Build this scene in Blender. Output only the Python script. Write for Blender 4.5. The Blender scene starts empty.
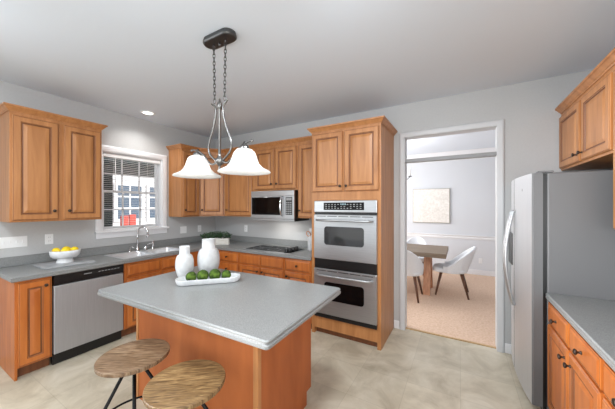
import bpy, bmesh, math, random
from mathutils import Matrix, Vector, noise
random.seed(7)
PI = math.pi
S = bpy.context.scene
C = S.collection

# ------------------------------------------------------------------ camera, world, lights, exposure
CAM_H = 1.535
cd = bpy.data.cameras.new('camera'); cam = bpy.data.objects.new('camera', cd); C.objects.link(cam)
cd.sensor_width = 36; cd.lens = 36 * 263.5 / 615; cd.shift_y = 0.00276; cd.clip_start = 0.05
cam.location = (0, 0, CAM_H); cam.rotation_euler = (PI / 2, 0, math.radians(30.15))
S.camera = cam
S.view_settings.view_transform = 'Standard'; S.view_settings.look = 'None'
S.view_settings.gamma = 1; S.view_settings.use_curve_mapping = False
S.view_settings.exposure = 0.28

w = bpy.data.worlds.new('sky'); S.world = w; w.use_nodes = True
bg = w.node_tree.nodes['Background']; bg.inputs['Color'].default_value = (0.93, 0.96, 1.0, 1); bg.inputs['Strength'].default_value = 0.7

ZC_ = 2.80
def lamp(name, kind, loc, rot, energy, color=(1, 1, 1), **kw):
    d = bpy.data.lights.new(name, kind); d.energy = energy; d.color = color
    for k, v in kw.items(): setattr(d, k, v)
    o = bpy.data.objects.new(name, d); C.objects.link(o); o.location = loc; o.rotation_euler = rot
    return o
# added fill panel behind the camera, standing in for unseen windows
lamp('rear_fill_light', 'AREA', (-1.4, -2.9, 1.45), (PI / 2, 0, 0), 12, (0.94, 0.98, 1.0), shape='RECTANGLE', size=4.6, size_y=2.3)
# added fill panel against the solid left wall, out of view
lamp('left_fill_light', 'AREA', (-3.95, -1.3, 1.4), (PI / 2 - 0.3, 0, -PI / 2), 60, (0.94, 0.98, 1.0), shape='RECTANGLE', size=1.9, size_y=1.8)
lamp('right_fill_light', 'AREA', (1.1, -1.0, 1.2), (PI / 2 - 0.3, 0, PI / 2 - 0.3), 90, (0.94, 0.98, 1.0), shape='RECTANGLE', size=2.0, size_y=1.6)  # added fill from the right, lifts the left wall; no window modelled there
# added unseen spot that brightens the right-hand cabinets
_d = Vector((1.0, 1.95, 1.5)) - Vector((-2.3, -0.5, 1.1))
lamp('right_cabinet_fill_spot', 'SPOT', (-2.3, -0.5, 1.1), _d.to_track_quat('-Z', 'Y').to_euler(), 560, (0.98, 0.98, 1.0), spot_size=math.radians(42), spot_blend=0.8, shadow_soft_size=0.35)
# added bounce-flash style spot behind the camera, lifting the far ceiling
_d = Vector((-1.1, 3.4, 2.75)) - Vector((-0.2, -0.7, 1.45))
lamp('ceiling_fill_spot', 'SPOT', (-0.2, -0.7, 1.45), _d.to_track_quat('-Z', 'Y').to_euler(), 30, (0.92, 0.97, 1.0), spot_size=math.radians(80), spot_blend=1.0, shadow_soft_size=0.45)
# added fill discs under the ceiling, out of view and without fixtures
for lx, ly, tilt, watt in ((-2.7, -0.1, 0.5, 14), (-1.5, 0.2, 0.4, 14), (-0.5, 1.05, 0.25, 26)):
    lamp('overhead_fill_light', 'AREA', (lx, ly, ZC_ - 0.08), (tilt, 0, 0), watt, (0.87, 0.95, 1.0), shape='DISK', size=0.3)
# sun on the houses outside, coming over the roof
lamp('sun', 'SUN', (0, 0, 8), (-0.5, 0.95, 0), 4.5, (1, 0.98, 0.95), angle=0.01)
# added fill panel brightening the dining room from the unseen left side
lamp('dining_fill_light', 'AREA', (-3.4, 5.2, 1.5), (PI / 2, 0, -PI / 2), 90, (0.99, 0.99, 0.99), shape='RECTANGLE', size=2.6, size_y=2.2)

# ------------------------------------------------------------------ materials
def lin(c):
    r = []
    for v in c:
        v /= 255
        r.append(v / 12.92 if v <= 0.04045 else ((v + 0.055) / 1.055) ** 2.4)
    return (*r, 1)

def mat(name, col, rough=0.5, metal=0.0, spec=0.5, **kw):
    m = bpy.data.materials.new(name); m.use_nodes = True
    b = m.node_tree.nodes['Principled BSDF']
    b.inputs['Base Color'].default_value = lin(col); b.inputs['Roughness'].default_value = rough
    b.inputs['Metallic'].default_value = metal; b.inputs['Specular IOR Level'].default_value = spec
    for k, v in kw.items(): b.inputs[k].default_value = v
    return m

def nodes(m): return m.node_tree.nodes, m.node_tree.links, m.node_tree.nodes['Principled BSDF']

def noise_mat(name, c1, c2, scale=(1, 1, 1), nscale=5, detail=4, rough=0.5, metal=0, bump=0, lo=0.35, hi=0.65, spec=0.5, distort=0):
    m = mat(name, c1, rough, metal, spec); n, l, b = nodes(m)
    tc = n.new('ShaderNodeTexCoord'); mp = n.new('ShaderNodeMapping'); mp.inputs['Scale'].default_value = scale
    nz = n.new('ShaderNodeTexNoise'); nz.inputs['Scale'].default_value = nscale; nz.inputs['Detail'].default_value = detail
    nz.inputs['Distortion'].default_value = distort
    cr = n.new('ShaderNodeValToRGB'); cr.color_ramp.elements[0].position = lo; cr.color_ramp.elements[1].position = hi
    cr.color_ramp.elements[0].color = lin(c1); cr.color_ramp.elements[1].color = lin(c2)
    l.new(tc.outputs['Object'], mp.inputs['Vector']); l.new(mp.outputs[0], nz.inputs['Vector'])
    l.new(nz.outputs['Fac'], cr.inputs['Fac']); l.new(cr.outputs['Color'], b.inputs['Base Color'])
    if bump:
        bp = n.new('ShaderNodeBump'); bp.inputs['Strength'].default_value = bump; bp.inputs['Distance'].default_value = 0.01
        l.new(nz.outputs['Fac'], bp.inputs['Height']); l.new(bp.outputs[0], b.inputs['Normal'])
    return m

M = {}
M['wall'] = noise_mat('grey_wall_paint', (187, 187, 187), (190, 190, 190), nscale=60, rough=0.75, bump=0.02)
M['ceil'] = mat('ceiling_paint', (224, 231, 240), 0.9)
M['dwall'] = mat('dining_wall_paint', (214, 216, 220), 0.8)
M['trim'] = mat('white_trim_paint', (232, 232, 234), 0.4)
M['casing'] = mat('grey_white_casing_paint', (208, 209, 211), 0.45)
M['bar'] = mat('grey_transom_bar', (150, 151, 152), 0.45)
M['wood'] = noise_mat('stained_maple', (162, 106, 60), (188, 130, 80), scale=(9, 9, 0.9), nscale=2.2, detail=5, rough=0.38, lo=0.3, hi=0.7, distort=0.6)
M['wood_base'] = noise_mat('stained_maple_base', (168, 90, 38), (194, 114, 52), scale=(9, 9, 0.9), nscale=2.2, detail=5, rough=0.36, lo=0.3, hi=0.7, distort=0.6)
M['glaze'] = noise_mat('dark_glaze', (104, 60, 34), (122, 74, 42), scale=(8, 8, 1), nscale=3, rough=0.45)
M['island'] = noise_mat('island_panel_veneer', (158, 86, 44), (180, 102, 54), scale=(3, 3, 0.7), nscale=2.5, detail=5, rough=0.5, lo=0.3, hi=0.7, distort=0.5, spec=0.3)
M['dark'] = mat('dark_brown_soil', (60, 38, 24), 0.7)  # plain dark brown, used for the planter soil
M['bronze'] = mat('antique_bronze', (70, 60, 54), 0.35, 0.8)
M['counter'] = noise_mat('grey_speckled_laminate', (118, 119, 119), (146, 147, 146), nscale=260, detail=2, rough=0.34, lo=0.35, hi=0.65)
M['steel'] = noise_mat('brushed_steel', (176, 178, 180), (190, 191, 193), scale=(1, 1, 60), nscale=6, rough=0.36, metal=0.85)
M['steel_v'] = noise_mat('brushed_steel_vertical', (176, 177, 180), (182, 183, 186), scale=(40, 40, 1), nscale=5, rough=0.5, metal=0.75)
M['sink'] = mat('sink_steel', (226, 227, 229), 0.36, 0.7)
M['chrome'] = mat('chrome', (225, 226, 228), 0.12, 1.0)
M['nickel'] = mat('brushed_nickel', (122, 120, 118), 0.3, 1.0)
M['dnickel'] = mat('dark_pewter', (92, 92, 92), 0.38, 0.9)
M['black'] = mat('black_plastic', (18, 18, 19), 0.35)
M['blackglass'] = mat('black_glass', (10, 10, 11), 0.08, 0, 0.3)
M['hob'] = mat('black_ceramic_glass', (12, 12, 13), 0.2, 0, 0.03)
M['ovenglass'] = mat('smoked_oven_glass', (48, 48, 50), 0.08, 0, 0.8)
M['greyside'] = noise_mat('grey_painted_steel', (98, 98, 99), (102, 102, 103), nscale=220, rough=0.42, spec=0.4)
M['white'] = mat('white_plastic', (236, 236, 236), 0.35)
M['slot'] = mat('grey_slots', (150, 150, 150), 0.5)
M['ceramic'] = noise_mat('white_ceramic', (208, 209, 211), (224, 224, 225), scale=(1, 1, 1), nscale=20, rough=0.45)
M['fabric'] = noise_mat('white_upholstery', (222, 223, 226), (232, 233, 235), nscale=120, rough=0.9, bump=0.05)
M['walnut'] = noise_mat('walnut', (84, 50, 32), (108, 68, 44), scale=(14, 14, 1.5), nscale=3, rough=0.4)
M['tabletop'] = noise_mat('grey_brown_table_wood', (104, 88, 72), (130, 111, 92), scale=(1.2, 14, 14), nscale=3, rough=0.55)
M['pedestal'] = noise_mat('honey_wood', (176, 118, 84), (206, 152, 116), scale=(10, 10, 1), nscale=2.5, rough=0.45)
M['carpet'] = noise_mat('tan_carpet', (208, 176, 152), (224, 196, 174), nscale=42, detail=6, rough=1.0, bump=0.35, spec=0.1)
M['moss'] = noise_mat('green_moss', (44, 66, 16), (94, 120, 40), nscale=38, detail=6, rough=0.95, bump=0.6)
M['leaf'] = noise_mat('dark_green_leaf', (30, 58, 30), (60, 98, 52), nscale=14, rough=0.5)
M['lemon'] = noise_mat('lemon_peel', (244, 206, 16), (250, 222, 40), nscale=60, rough=0.4, bump=0.15)
M['slate'] = noise_mat('grey_marble', (138, 139, 141), (168, 169, 171), nscale=9, detail=6, rough=0.4)
M['whitewash'] = noise_mat('whitewashed_wood', (206, 200, 190), (230, 226, 220), scale=(2, 2, 16), nscale=4, rough=0.7)
M['blackmetal'] = mat('black_iron', (24, 24, 26), 0.45, 0.6)
M['canvas'] = noise_mat('textured_canvas', (222, 216, 208), (240, 236, 230), nscale=9, detail=8, rough=0.9, bump=0.8, distort=2.0)
M['goldframe'] = mat('thin_silver_frame', (176, 170, 160), 0.4, 0.4)
M['blind'] = mat('white_blind_slats', (236, 236, 236), 0.5)
M['strip'] = noise_mat('oak_threshold', (176, 140, 92), (196, 160, 110), scale=(1, 12, 12), nscale=3, rough=0.4)
M['red'] = mat('red_fabric', (196, 84, 74), 0.8)
M['darkgreen'] = noise_mat('dark_green_painted_wood', (40, 56, 56), (54, 70, 70), scale=(1, 1, 8), nscale=3, rough=0.6)
M['lawn'] = noise_mat('pale_paving', (170, 170, 164), (190, 188, 180), nscale=3, rough=0.9)

def floor_mat():
    m = mat('stone_look_vinyl_tile', (196, 184, 160), 0.42); n, l, b = nodes(m)
    tc = n.new('ShaderNodeTexCoord')
    br = n.new('ShaderNodeTexBrick'); br.offset = 0.0; br.inputs['Scale'].default_value = 1.0
    br.inputs['Brick Width'].default_value = 0.405; br.inputs['Row Height'].default_value = 0.405
    br.inputs['Mortar Size'].default_value = 0.003; br.inputs['Mortar Smooth'].default_value = 0.6
    br.inputs['Color1'].default_value = (0.80, 0.80, 0.80, 1); br.inputs['Color2'].default_value = (1, 1, 1, 1); br.inputs['Mortar'].default_value = (0.66, 0.65, 0.62, 1)
    l.new(tc.outputs['Object'], br.inputs['Vector'])
    nz = n.new('ShaderNodeTexNoise'); nz.inputs['Scale'].default_value = 3.4; nz.inputs['Detail'].default_value = 9; nz.inputs['Roughness'].default_value = 0.62; nz.inputs['Distortion'].default_value = 0.7
    l.new(tc.outputs['Object'], nz.inputs['Vector'])
    cr = n.new('ShaderNodeValToRGB'); e = cr.color_ramp.elements
    e[0].position = 0.32; e[0].color = lin((178, 166, 145)); e[1].position = 0.70; e[1].color = lin((217, 208, 190))
    k = e.new(0.5); k.color = lin((200, 189, 168))
    l.new(nz.outputs['Fac'], cr.inputs['Fac'])
    mx = n.new('ShaderNodeMix'); mx.data_type = 'RGBA'; mx.blend_type = 'MULTIPLY'; mx.inputs[0].default_value = 0.6
    l.new(cr.outputs['Color'], mx.inputs[6]); l.new(br.outputs['Color'], mx.inputs[7]); l.new(mx.outputs[2], b.inputs['Base Color'])
    return m
M['floor'] = floor_mat()

def stool_mat(name, c1, c2, c3):
    m = mat(name, c1, 0.42); n, l, b = nodes(m)
    tc = n.new('ShaderNodeTexCoord'); mp = n.new('ShaderNodeMapping'); mp.inputs['Scale'].default_value = (4, 34, 4)
    nz = n.new('ShaderNodeTexNoise'); nz.inputs['Scale'].default_value = 2.0; nz.inputs['Detail'].default_value = 8; nz.inputs['Distortion'].default_value = 1.6
    l.new(tc.outputs['Object'], mp.inputs['Vector']); l.new(mp.outputs[0], nz.inputs['Vector'])
    cr = n.new('ShaderNodeValToRGB'); e = cr.color_ramp.elements
    e[0].position = 0.33; e[0].color = lin(c1); e[1].position = 0.7; e[1].color = lin(c3); k = e.new(0.5); k.color = lin(c2)
    l.new(nz.outputs['Fac'], cr.inputs['Fac'])
    sx = n.new('ShaderNodeSeparateXYZ'); l.new(tc.outputs['Object'], sx.inputs[0])      # plank joints
    mt = n.new('ShaderNodeMath'); mt.operation = 'MULTIPLY'; mt.inputs[1].default_value = 9.0; l.new(sx.outputs['Y'], mt.inputs[0])
    fl = n.new('ShaderNodeMath'); fl.operation = 'FLOOR'; l.new(mt.outputs[0], fl.inputs[0])
    wn = n.new('ShaderNodeTexWhiteNoise'); wn.noise_dimensions = '1D'; l.new(fl.outputs[0], wn.inputs['W'])
    mr = n.new('ShaderNodeMapRange'); mr.inputs[3].default_value = 0.78; mr.inputs[4].default_value = 1.08; l.new(wn.outputs['Value'], mr.inputs[0])
    mx = n.new('ShaderNodeMix'); mx.data_type = 'RGBA'; mx.blend_type = 'MULTIPLY'; mx.inputs[0].default_value = 1
    l.new(cr.outputs['Color'], mx.inputs[6]); l.new(mr.outputs[0], mx.inputs[7]); l.new(mx.outputs[2], b.inputs['Base Color'])
    bp = n.new('ShaderNodeBump'); bp.inputs['Strength'].default_value = 0.25; bp.inputs['Distance'].default_value = 0.004
    l.new(nz.outputs['Fac'], bp.inputs['Height']); l.new(bp.outputs[0], b.inputs['Normal'])
    return m
M['seat'] = stool_mat('reclaimed_plank_seat', (88, 62, 36), (140, 108, 70), (178, 146, 102))
M['seat_sheen'] = stool_mat('sheen_greyed_plank_seat', (88, 64, 44), (138, 108, 80), (172, 146, 120))  # plank wood greyed in colour to imitate light reflected off the seat

def emis(name, col, strength):
    m = bpy.data.materials.new(name); m.use_nodes = True; n = m.node_tree.nodes; n.clear()
    e = n.new('ShaderNodeEmission'); e.inputs[0].default_value = lin(col); e.inputs[1].default_value = strength
    o = n.new('ShaderNodeOutputMaterial'); m.node_tree.links.new(e.outputs[0], o.inputs[0]); return m
M['lens'] = emis('lit_lens', (255, 250, 240), 4.0)
M['bulb'] = emis('lit_bulb', (255, 246, 230), 3.0)
M['display'] = emis('lit_display_digits', (190, 220, 230), 0.7)

def glass_shade():
    m = bpy.data.materials.new('frosted_white_glass'); m.use_nodes = True; n = m.node_tree.nodes; l = m.node_tree.links
    b = n['Principled BSDF']; b.inputs['Base Color'].default_value = lin((244, 244, 242)); b.inputs['Roughness'].default_value = 0.25
    t = n.new('ShaderNodeBsdfTranslucent'); t.inputs[0].default_value = lin((250, 248, 244))
    mx = n.new('ShaderNodeMixShader'); mx.inputs[0].default_value = 0.5
    l.new(b.outputs[0], mx.inputs[1]); l.new(t.outputs[0], mx.inputs[2]); l.new(mx.outputs[0], n['Material Output'].inputs[0]); return m
M['shade'] = glass_shade()
def pane():
    m = bpy.data.materials.new('window_pane'); m.use_nodes = True; n = m.node_tree.nodes; l = m.node_tree.links; n.clear()
    t = n.new('ShaderNodeBsdfTransparent'); g = n.new('ShaderNodeBsdfGlossy'); g.inputs['Roughness'].default_value = 0.02
    fr = n.new('ShaderNodeFresnel'); fr.inputs[0].default_value = 1.3
    mx = n.new('ShaderNodeMixShader'); o = n.new('ShaderNodeOutputMaterial')
    l.new(fr.outputs[0], mx.inputs[0]); l.new(t.outputs[0], mx.inputs[1]); l.new(g.outputs[0], mx.inputs[2]); l.new(mx.outputs[0], o.inputs[0]); return m
M['pane'] = pane()
def siding():
    m = mat('white_lap_siding', (226, 228, 232), 0.6); n, l, b = nodes(m)
    tc = n.new('ShaderNodeTexCoord'); wv = n.new('ShaderNodeTexWave'); wv.bands_direction = 'Z'; wv.wave_profile = 'SAW'
    wv.inputs['Scale'].default_value = 1.6; l.new(tc.outputs['Object'], wv.inputs['Vector'])
    cr = n.new('ShaderNodeValToRGB'); e = cr.color_ramp.elements; e[0].position = 0.0; e[0].color = lin((120, 124, 130)); e[1].position = 0.22; e[1].color = lin((240, 240, 242))
    l.new(wv.outputs['Fac'], cr.inputs['Fac']); l.new(cr.outputs[0], b.inputs['Base Color']); return m
M['siding'] = siding()

# ------------------------------------------------------------------ mesh helpers
class MB:
    def __init__(s): s.bm = bmesh.new()
    def _m(s, faces, k):
        for f in faces: f.material_index = k
    def box(s, x0, x1, y0, y1, z0, z1, bev=0, k=0, seg=2):
        t = bmesh.new()
        r = bmesh.ops.create_cube(t, size=1)
        for v in r['verts']:
            v.co = ((x0 + x1) / 2 + v.co.x * (x1 - x0), (y0 + y1) / 2 + v.co.y * (y1 - y0), (z0 + z1) / 2 + v.co.z * (z1 - z0))
        if bev: bmesh.ops.bevel(t, geom=t.edges[:], offset=bev, segments=seg, profile=0.5, affect='EDGES')
        s._merge(t, k); return s
    def _merge(s, t, k=0, mtx=None, smooth=None):
        if mtx is not None: bmesh.ops.transform(t, matrix=mtx, verts=t.verts[:])
        mp = {v: s.bm.verts.new(v.co) for v in t.verts}
        for f in t.faces:
            try: g = s.bm.faces.new([mp[v] for v in f.verts])
            except ValueError: continue
            g.material_index = k if k is not None else f.material_index
            g.smooth = f.smooth if smooth is None else smooth
        t.free()
    def lathe(s, prof, loc=(0, 0, 0), seg=32, k=0, mtx=None, flute=None, cap=True):
        t = bmesh.new(); rings = []
        for r, z in prof:
            if r < 1e-5: rings.append([t.verts.new((0, 0, z))]); continue
            rg = []
            for i in range(seg):
                a = 2 * PI * i / seg; rr = r * (1 + (flute(i, z) if flute else 0)); rg.append(t.verts.new((rr * math.cos(a), rr * math.sin(a), z)))
            rings.append(rg)
        for A, B in zip(rings, rings[1:]):
            for i in range(seg):
                j = (i + 1) % seg
                if len(A) == 1 and len(B) == 1: continue
                if len(A) == 1: f = t.faces.new((A[0], B[j], B[i]))
                elif len(B) == 1: f = t.faces.new((A[i], A[j], B[0]))
                else: f = t.faces.new((A[i], A[j], B[j], B[i]))
                f.smooth = True
        if cap:
            for rg, fl in ((rings[0], True), (rings[-1], False)):
                if len(rg) > 2: t.faces.new(list(reversed(rg)) if fl else rg)
        m = Matrix.Translation(loc) @ (mtx if mtx is not None else Matrix.Identity(4))
        s._merge(t, k, m); return s
    def cyl(s, p0, p1, r0, r1=None, seg=16, k=0):
        p0, p1 = Vector(p0), Vector(p1); d = p1 - p0; r1 = r0 if r1 is None else r1
        q = d.to_track_quat('Z', 'Y').to_matrix().to_4x4()
        return s.lathe([(r0, 0), (r1, d.length)], p0, seg, k, q)
    def tube(s, pts, r, seg=10, k=0, closed=False):
        pts = [Vector(p) for p in pts]; n = len(pts); rf = r if callable(r) else (lambda t: r); rings = []
        prev = None
        for i, p in enumerate(pts):
            a = pts[(i - 1) % n] if (closed or i > 0) else p; b = pts[(i + 1) % n] if (closed or i < n - 1) else p
            d = (b - a).normalized()
            if prev is None:
                ref = Vector((0, 0, 1)) if abs(d.z) < 0.9 else Vector((1, 0, 0)); u = d.cross(ref).normalized()
            else:
                u = (prev - d * prev.dot(d)).normalized()
            prev = u; v = d.cross(u); rr = rf(i / max(1, n - 1))
            rings.append([s.bm.verts.new(p + (u * math.cos(2 * PI * j / seg) + v * math.sin(2 * PI * j / seg)) * rr) for j in range(seg)])
        pr = list(zip(rings, rings[1:])) + ([(rings[-1], rings[0])] if closed else [])
        for A, B in pr:
            for j in range(seg):
                f = s.bm.faces.new((A[j], B[j], B[(j + 1) % seg], A[(j + 1) % seg])); f.smooth = True; f.material_index = k
        if not closed:
            for rg, fl in ((rings[0], False), (rings[-1], True)):
                f = s.bm.faces.new(list(reversed(rg)) if fl else rg); f.material_index = k
        return s
    def sphere(s, loc, r, sub=3, sc=(1, 1, 1), k=0, disp=None):
        t = bmesh.new(); bmesh.ops.create_icosphere(t, subdivisions=sub, radius=1)
        for v in t.verts:
            q = 1 + (disp(v.co) if disp else 0); v.co = Vector((v.co.x * sc[0], v.co.y * sc[1], v.co.z * sc[2])) * r * q
        for f in t.faces: f.smooth = True
        s._merge(t, k, Matrix.Translation(loc)); return s
    def panel(s, x0, z0, wd, ht, rings, y=0, kf=lambda i: 0):
        """nested rectangular rings (inset, depth) facing -y"""
        L = []
        for ins, dp in rings:
            a, b, c_, d_ = x0 + ins, x0 + wd - ins, z0 + ins, z0 + ht - ins
            L.append([s.bm.verts.new(p) for p in ((a, y - dp, c_), (b, y - dp, c_), (b, y - dp, d_), (a, y - dp, d_))])
        for i, (A, B) in enumerate(zip(L, L[1:])):
            for j in range(4):
                f = s.bm.faces.new((A[j], A[(j + 1) % 4], B[(j + 1) % 4], B[j])); f.material_index = kf(i)
        s.bm.faces.new(L[-1]); s.bm.faces.new(list(reversed(L[0])))
        return s
    def sweep(s, path, prof, side=1, k=0):
        """profile (out, z) along a flat mitred path of (x, y)"""
        P = [Vector(p) for p in path]; n = len(P); N = []
        for a, b in zip(P, P[1:]):
            d = (b - a).normalized(); N.append(Vector((d.y, -d.x)) * side)
        rings = []
        for i, p in enumerate(P):
            n1 = N[max(0, i - 1)]; n2 = N[min(n - 2, i)]; m = (n1 + n2) / (1 + n1.dot(n2))
            rings.append([s.bm.verts.new((p.x + m.x * o, p.y + m.y * o, z)) for o, z in prof])
        for A, B in zip(rings, rings[1:]):
            for j in range(len(prof)):
                f = s.bm.faces.new((A[j], A[(j + 1) % len(prof)], B[(j + 1) % len(prof)], B[j])); f.material_index = k
        s.bm.faces.new(rings[0]); s.bm.faces.new(list(reversed(rings[-1])))
        return s
    def loft(s, loops, k=0, smooth=False, cap=True):
        R = [[s.bm.verts.new(p) for p in lp] for lp in loops]
        for A, B in zip(R, R[1:]):
            n = len(A)
            for j in range(n):
                f = s.bm.faces.new((A[j], A[(j + 1) % n], B[(j + 1) % n], B[j])); f.smooth = smooth; f.material_index = k
        if cap:
            f = s.bm.faces.new(list(reversed(R[0]))); f.material_index = k
            f = s.bm.faces.new(R[-1]); f.material_index = k
        return s
    def build(s, name, m, parent=None, loc=None, rotz=0, label=None):
        bmesh.ops.recalc_face_normals(s.bm, faces=s.bm.faces[:])
        me = bpy.data.meshes.new(name); s.bm.to_mesh(me); s.bm.free()
        for x in (m if isinstance(m, (list, tuple)) else [m]): me.materials.append(M[x] if isinstance(x, str) else x)
        o = bpy.data.objects.new(name, me); C.objects.link(o)
        if parent: o.parent = parent
        if loc: o.location = loc
        o.rotation_euler = (0, 0, rotz)
        if label: o['label'] = label
        return o

def rrect(x0, x1, y0, y1, r, z, seg=5):
    P = []
    for cx, cy, a0 in ((x1 - r, y1 - r, 0), (x0 + r, y1 - r, 90), (x0 + r, y0 + r, 180), (x1 - r, y0 + r, 270)):
        for i in range(seg + 1):
            a = math.radians(a0 + 90 * i / seg); P.append((cx + r * math.cos(a), cy + r * math.sin(a), z))
    return P

def thing(name, label, cat, loc=(0, 0, 0), rotz=0, group=None):
    o = bpy.data.objects.new(name, None); C.objects.link(o); o.empty_display_size = 0.1
    o.location = loc; o.rotation_euler = (0, 0, rotz); o['label'] = label; o['category'] = cat
    if group: o['group'] = group
    return o
def tag(o, label, cat, group=None):
    o['label'] = label; o['category'] = cat
    if group: o['group'] = group
    return o
def struct(o): o['kind'] = 'structure'; return o

# ------------------------------------------------------------------ room shell
WX, BY, RX, ZC, FY = -4.006, 3.434, 1.17, 2.80, -3.0     # window wall, cooktop wall, right wall, ceiling, open breakfast end
T = 0.12
JX0, JX1, JZ = -0.596, 0.333, 2.384                       # cased opening to the dining room
WY0, WY1, WZ0, WZ1 = 1.612, 2.40, 1.215, 2.255            # window opening
DF, DL, DR = 7.0, -3.6, 1.9                               # dining room far, left, right

struct(MB().box(WX - T, RX + T, FY, 3.475, -0.1, 0).build('floor', 'floor'))
struct(MB().box(DL, DR, 3.506, DF + T, -0.1, 0.004).build('floor_dining', 'carpet'))
struct(MB().box(JX0, JX1, 3.476, 3.505, -0.05, 0.007).build('trim_1', 'strip'))
struct(MB().box(WX - T, RX + T, FY, BY + T, ZC, ZC + 0.1).build('ceiling', 'ceil'))
struct(MB().box(DL, DR, BY + T, DF + T, ZC, ZC + 0.1).build('ceiling_dining', 'ceil'))
lw = MB()
lw.box(WX - T, WX, FY, WY0, 0, ZC); lw.box(WX - T, WX, WY1, BY + T, 0, ZC)
lw.box(WX - T, WX, WY0, WY1, 0, WZ0); lw.box(WX - T, WX, WY0, WY1, WZ1, ZC)
struct(lw.build('wall_left', 'wall'))
bw = MB()
bw.box(WX, JX0 - 0.02, BY, BY + T, 0, ZC); bw.box(JX1 + 0.02, RX, BY, BY + T, 0, ZC); bw.box(JX0 - 0.02, JX1 + 0.02, BY, BY + T, JZ + 0.02, ZC)
struct(bw.build('wall_back', 'wall'))
struct(MB().box(RX, RX + T, FY, BY + T, 0, ZC).build('wall_right', 'wall'))
struct(MB().box(DL, DR, DF, DF + T, 0, ZC).build('wall_dining_far', 'dwall'))
struct(MB().box(DR, DR + T, BY + T, DF + T, 0, ZC).build('wall_dining_right', 'dwall'))
struct(MB().box(RX + T, DR + T, BY, BY + T, 0, ZC).build('wall_dining_near', 'dwall'))
# cased opening with a transom bar
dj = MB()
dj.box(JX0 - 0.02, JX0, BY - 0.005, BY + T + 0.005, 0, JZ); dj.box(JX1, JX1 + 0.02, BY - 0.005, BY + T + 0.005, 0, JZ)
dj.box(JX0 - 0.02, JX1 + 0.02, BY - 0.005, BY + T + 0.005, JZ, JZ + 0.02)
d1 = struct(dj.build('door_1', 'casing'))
cas = [(0.0, 0.0), (0.0, 0.016), (0.012, 0.02), (0.045, 0.022), (0.058, 0.018), (0.065, 0.01), (0.065, 0)]
def casing(bm, x0, x1, z1, z0, y, sgn=-1):
    # side, head, side as a mitred loop in the x-z plane
    def P(ins): return [(x0 - ins, z0), (x0 - ins, z1 + ins), (x1 + ins, z1 + ins), (x1 + ins, z0)]
    L = [[(px, y + sgn * d, pz) for px, pz in P(o)] for o, d in cas]
    V = [[bm.bm.verts.new(p) for p in lp] for lp in L]
    for A, B in zip(V, V[1:]):
        for j in range(3): bm.bm.faces.new((A[j], A[j + 1], B[j + 1], B[j]))
    for j in (0, 3): bm.bm.faces.new([lp[j] for lp in V])
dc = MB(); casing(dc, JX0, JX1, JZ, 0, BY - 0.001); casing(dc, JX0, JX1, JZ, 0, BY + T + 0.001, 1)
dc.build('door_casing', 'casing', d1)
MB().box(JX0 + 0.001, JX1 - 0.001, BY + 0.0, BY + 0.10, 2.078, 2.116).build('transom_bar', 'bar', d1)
struct(MB().box(JX1 + 0.067, RX, BY - 0.014, BY - 0.001, 0, 0.1, 0.003).build('baseboard_back', 'trim'))
struct(MB().box(-0.727, JX0 - 0.067, BY - 0.014, BY - 0.001, 0, 0.1, 0.003).build('baseboard_oven_side', 'trim'))
struct(MB().box(DL, DR, DF - 0.015, DF - 0.001, 0.004, 0.115, 0.004).build('baseboard_dining', 'trim'))
rl = MB(); rl.sweep([(DL, DF - 0.001), (DR, DF - 0.001)], [(0, 0.785), (0.012, 0.785), (0.018, 0.81), (0.014, 0.84), (0.028, 0.86), (0.03, 0.875), (0, 0.875)])
struct(rl.build('trim_2', 'trim'))
cm = MB(); cm.sweep([(DL, DF - 0.001), (DR, DF - 0.001)], [(0, 2.6), (0.012, 2.6), (0.02, 2.63), (0.09, 2.72), (0.1, 2.76), (0.12, 2.798), (0, 2.798)])
struct(cm.build('trim_3', 'trim'))
cm = MB(); cm.sweep([(DR - 0.001, DF), (DR - 0.001, BY + T)], [(0, 2.6), (0.012, 2.6), (0.02, 2.63), (0.09, 2.72), (0.1, 2.76), (0.12, 2.798), (0, 2.798)])
struct(cm.build('trim_4', 'trim'))

# window: frame, sashes, panes, casing, sill, blinds
win = MB()
xo, xi = WX - T + 0.005, WX - 0.001
win.box(xo, xi, WY0, WY0 + 0.016, WZ0, WZ1); win.box(xo, xi, WY1 - 0.016, WY1, WZ0, WZ1)
win.box(xo, xi, WY0 + 0.016, WY1 - 0.016, WZ1 - 0.016, WZ1); win.box(xo, xi, WY0 + 0.016, WY1 - 0.016, WZ0, WZ0 + 0.012)
win = struct(win.build('window_1', 'trim'))
zm = (WZ0 + WZ1) / 2
for z0, z1, x in ((WZ0 + 0.013, zm + 0.018, WX - 0.085), (zm - 0.018, WZ1 - 0.017, WX - 0.108)):
    a, b = WY0 + 0.017, WY1 - 0.017; f = 0.034
    sb = MB(); th = 0.011
    sb.box(x - th, x + th, a, a + f, z0, z1); sb.box(x - th, x + th, b - f, b, z0, z1)
    sb.box(x - th, x + th, a + f, b - f, z0, z0 + f); sb.box(x - th, x + th, a + f, b - f, z1 - f, z1)
    for i in (1, 2):
        y = a + f + (b - a - 2 * f) * i / 3; sb.box(x - 0.006, x + 0.006, y - 0.009, y + 0.009, z0 + f, z1 - f)
    zz = (z0 + z1) / 2; sb.box(x - 0.006, x + 0.006, a + f, b - f, zz - 0.009, zz + 0.009)
    so = sb.build('sash', 'trim', win)
    MB().box(x - 0.002, x + 0.002, a + f - 0.003, b - f + 0.003, z0 + f - 0.003, z1 - f + 0.003).build('pane', 'pane', so)
wc = MB()
def P(ins): return [(WY0 - ins, WZ0), (WY0 - ins, WZ1 + ins), (WY1 + ins, WZ1 + ins), (WY1 + ins, WZ0)]
V = [[wc.bm.verts.new((WX + 0.001 + d, py, pz)) for py, pz in P(o * 1.15)] for o, d in cas]
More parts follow.
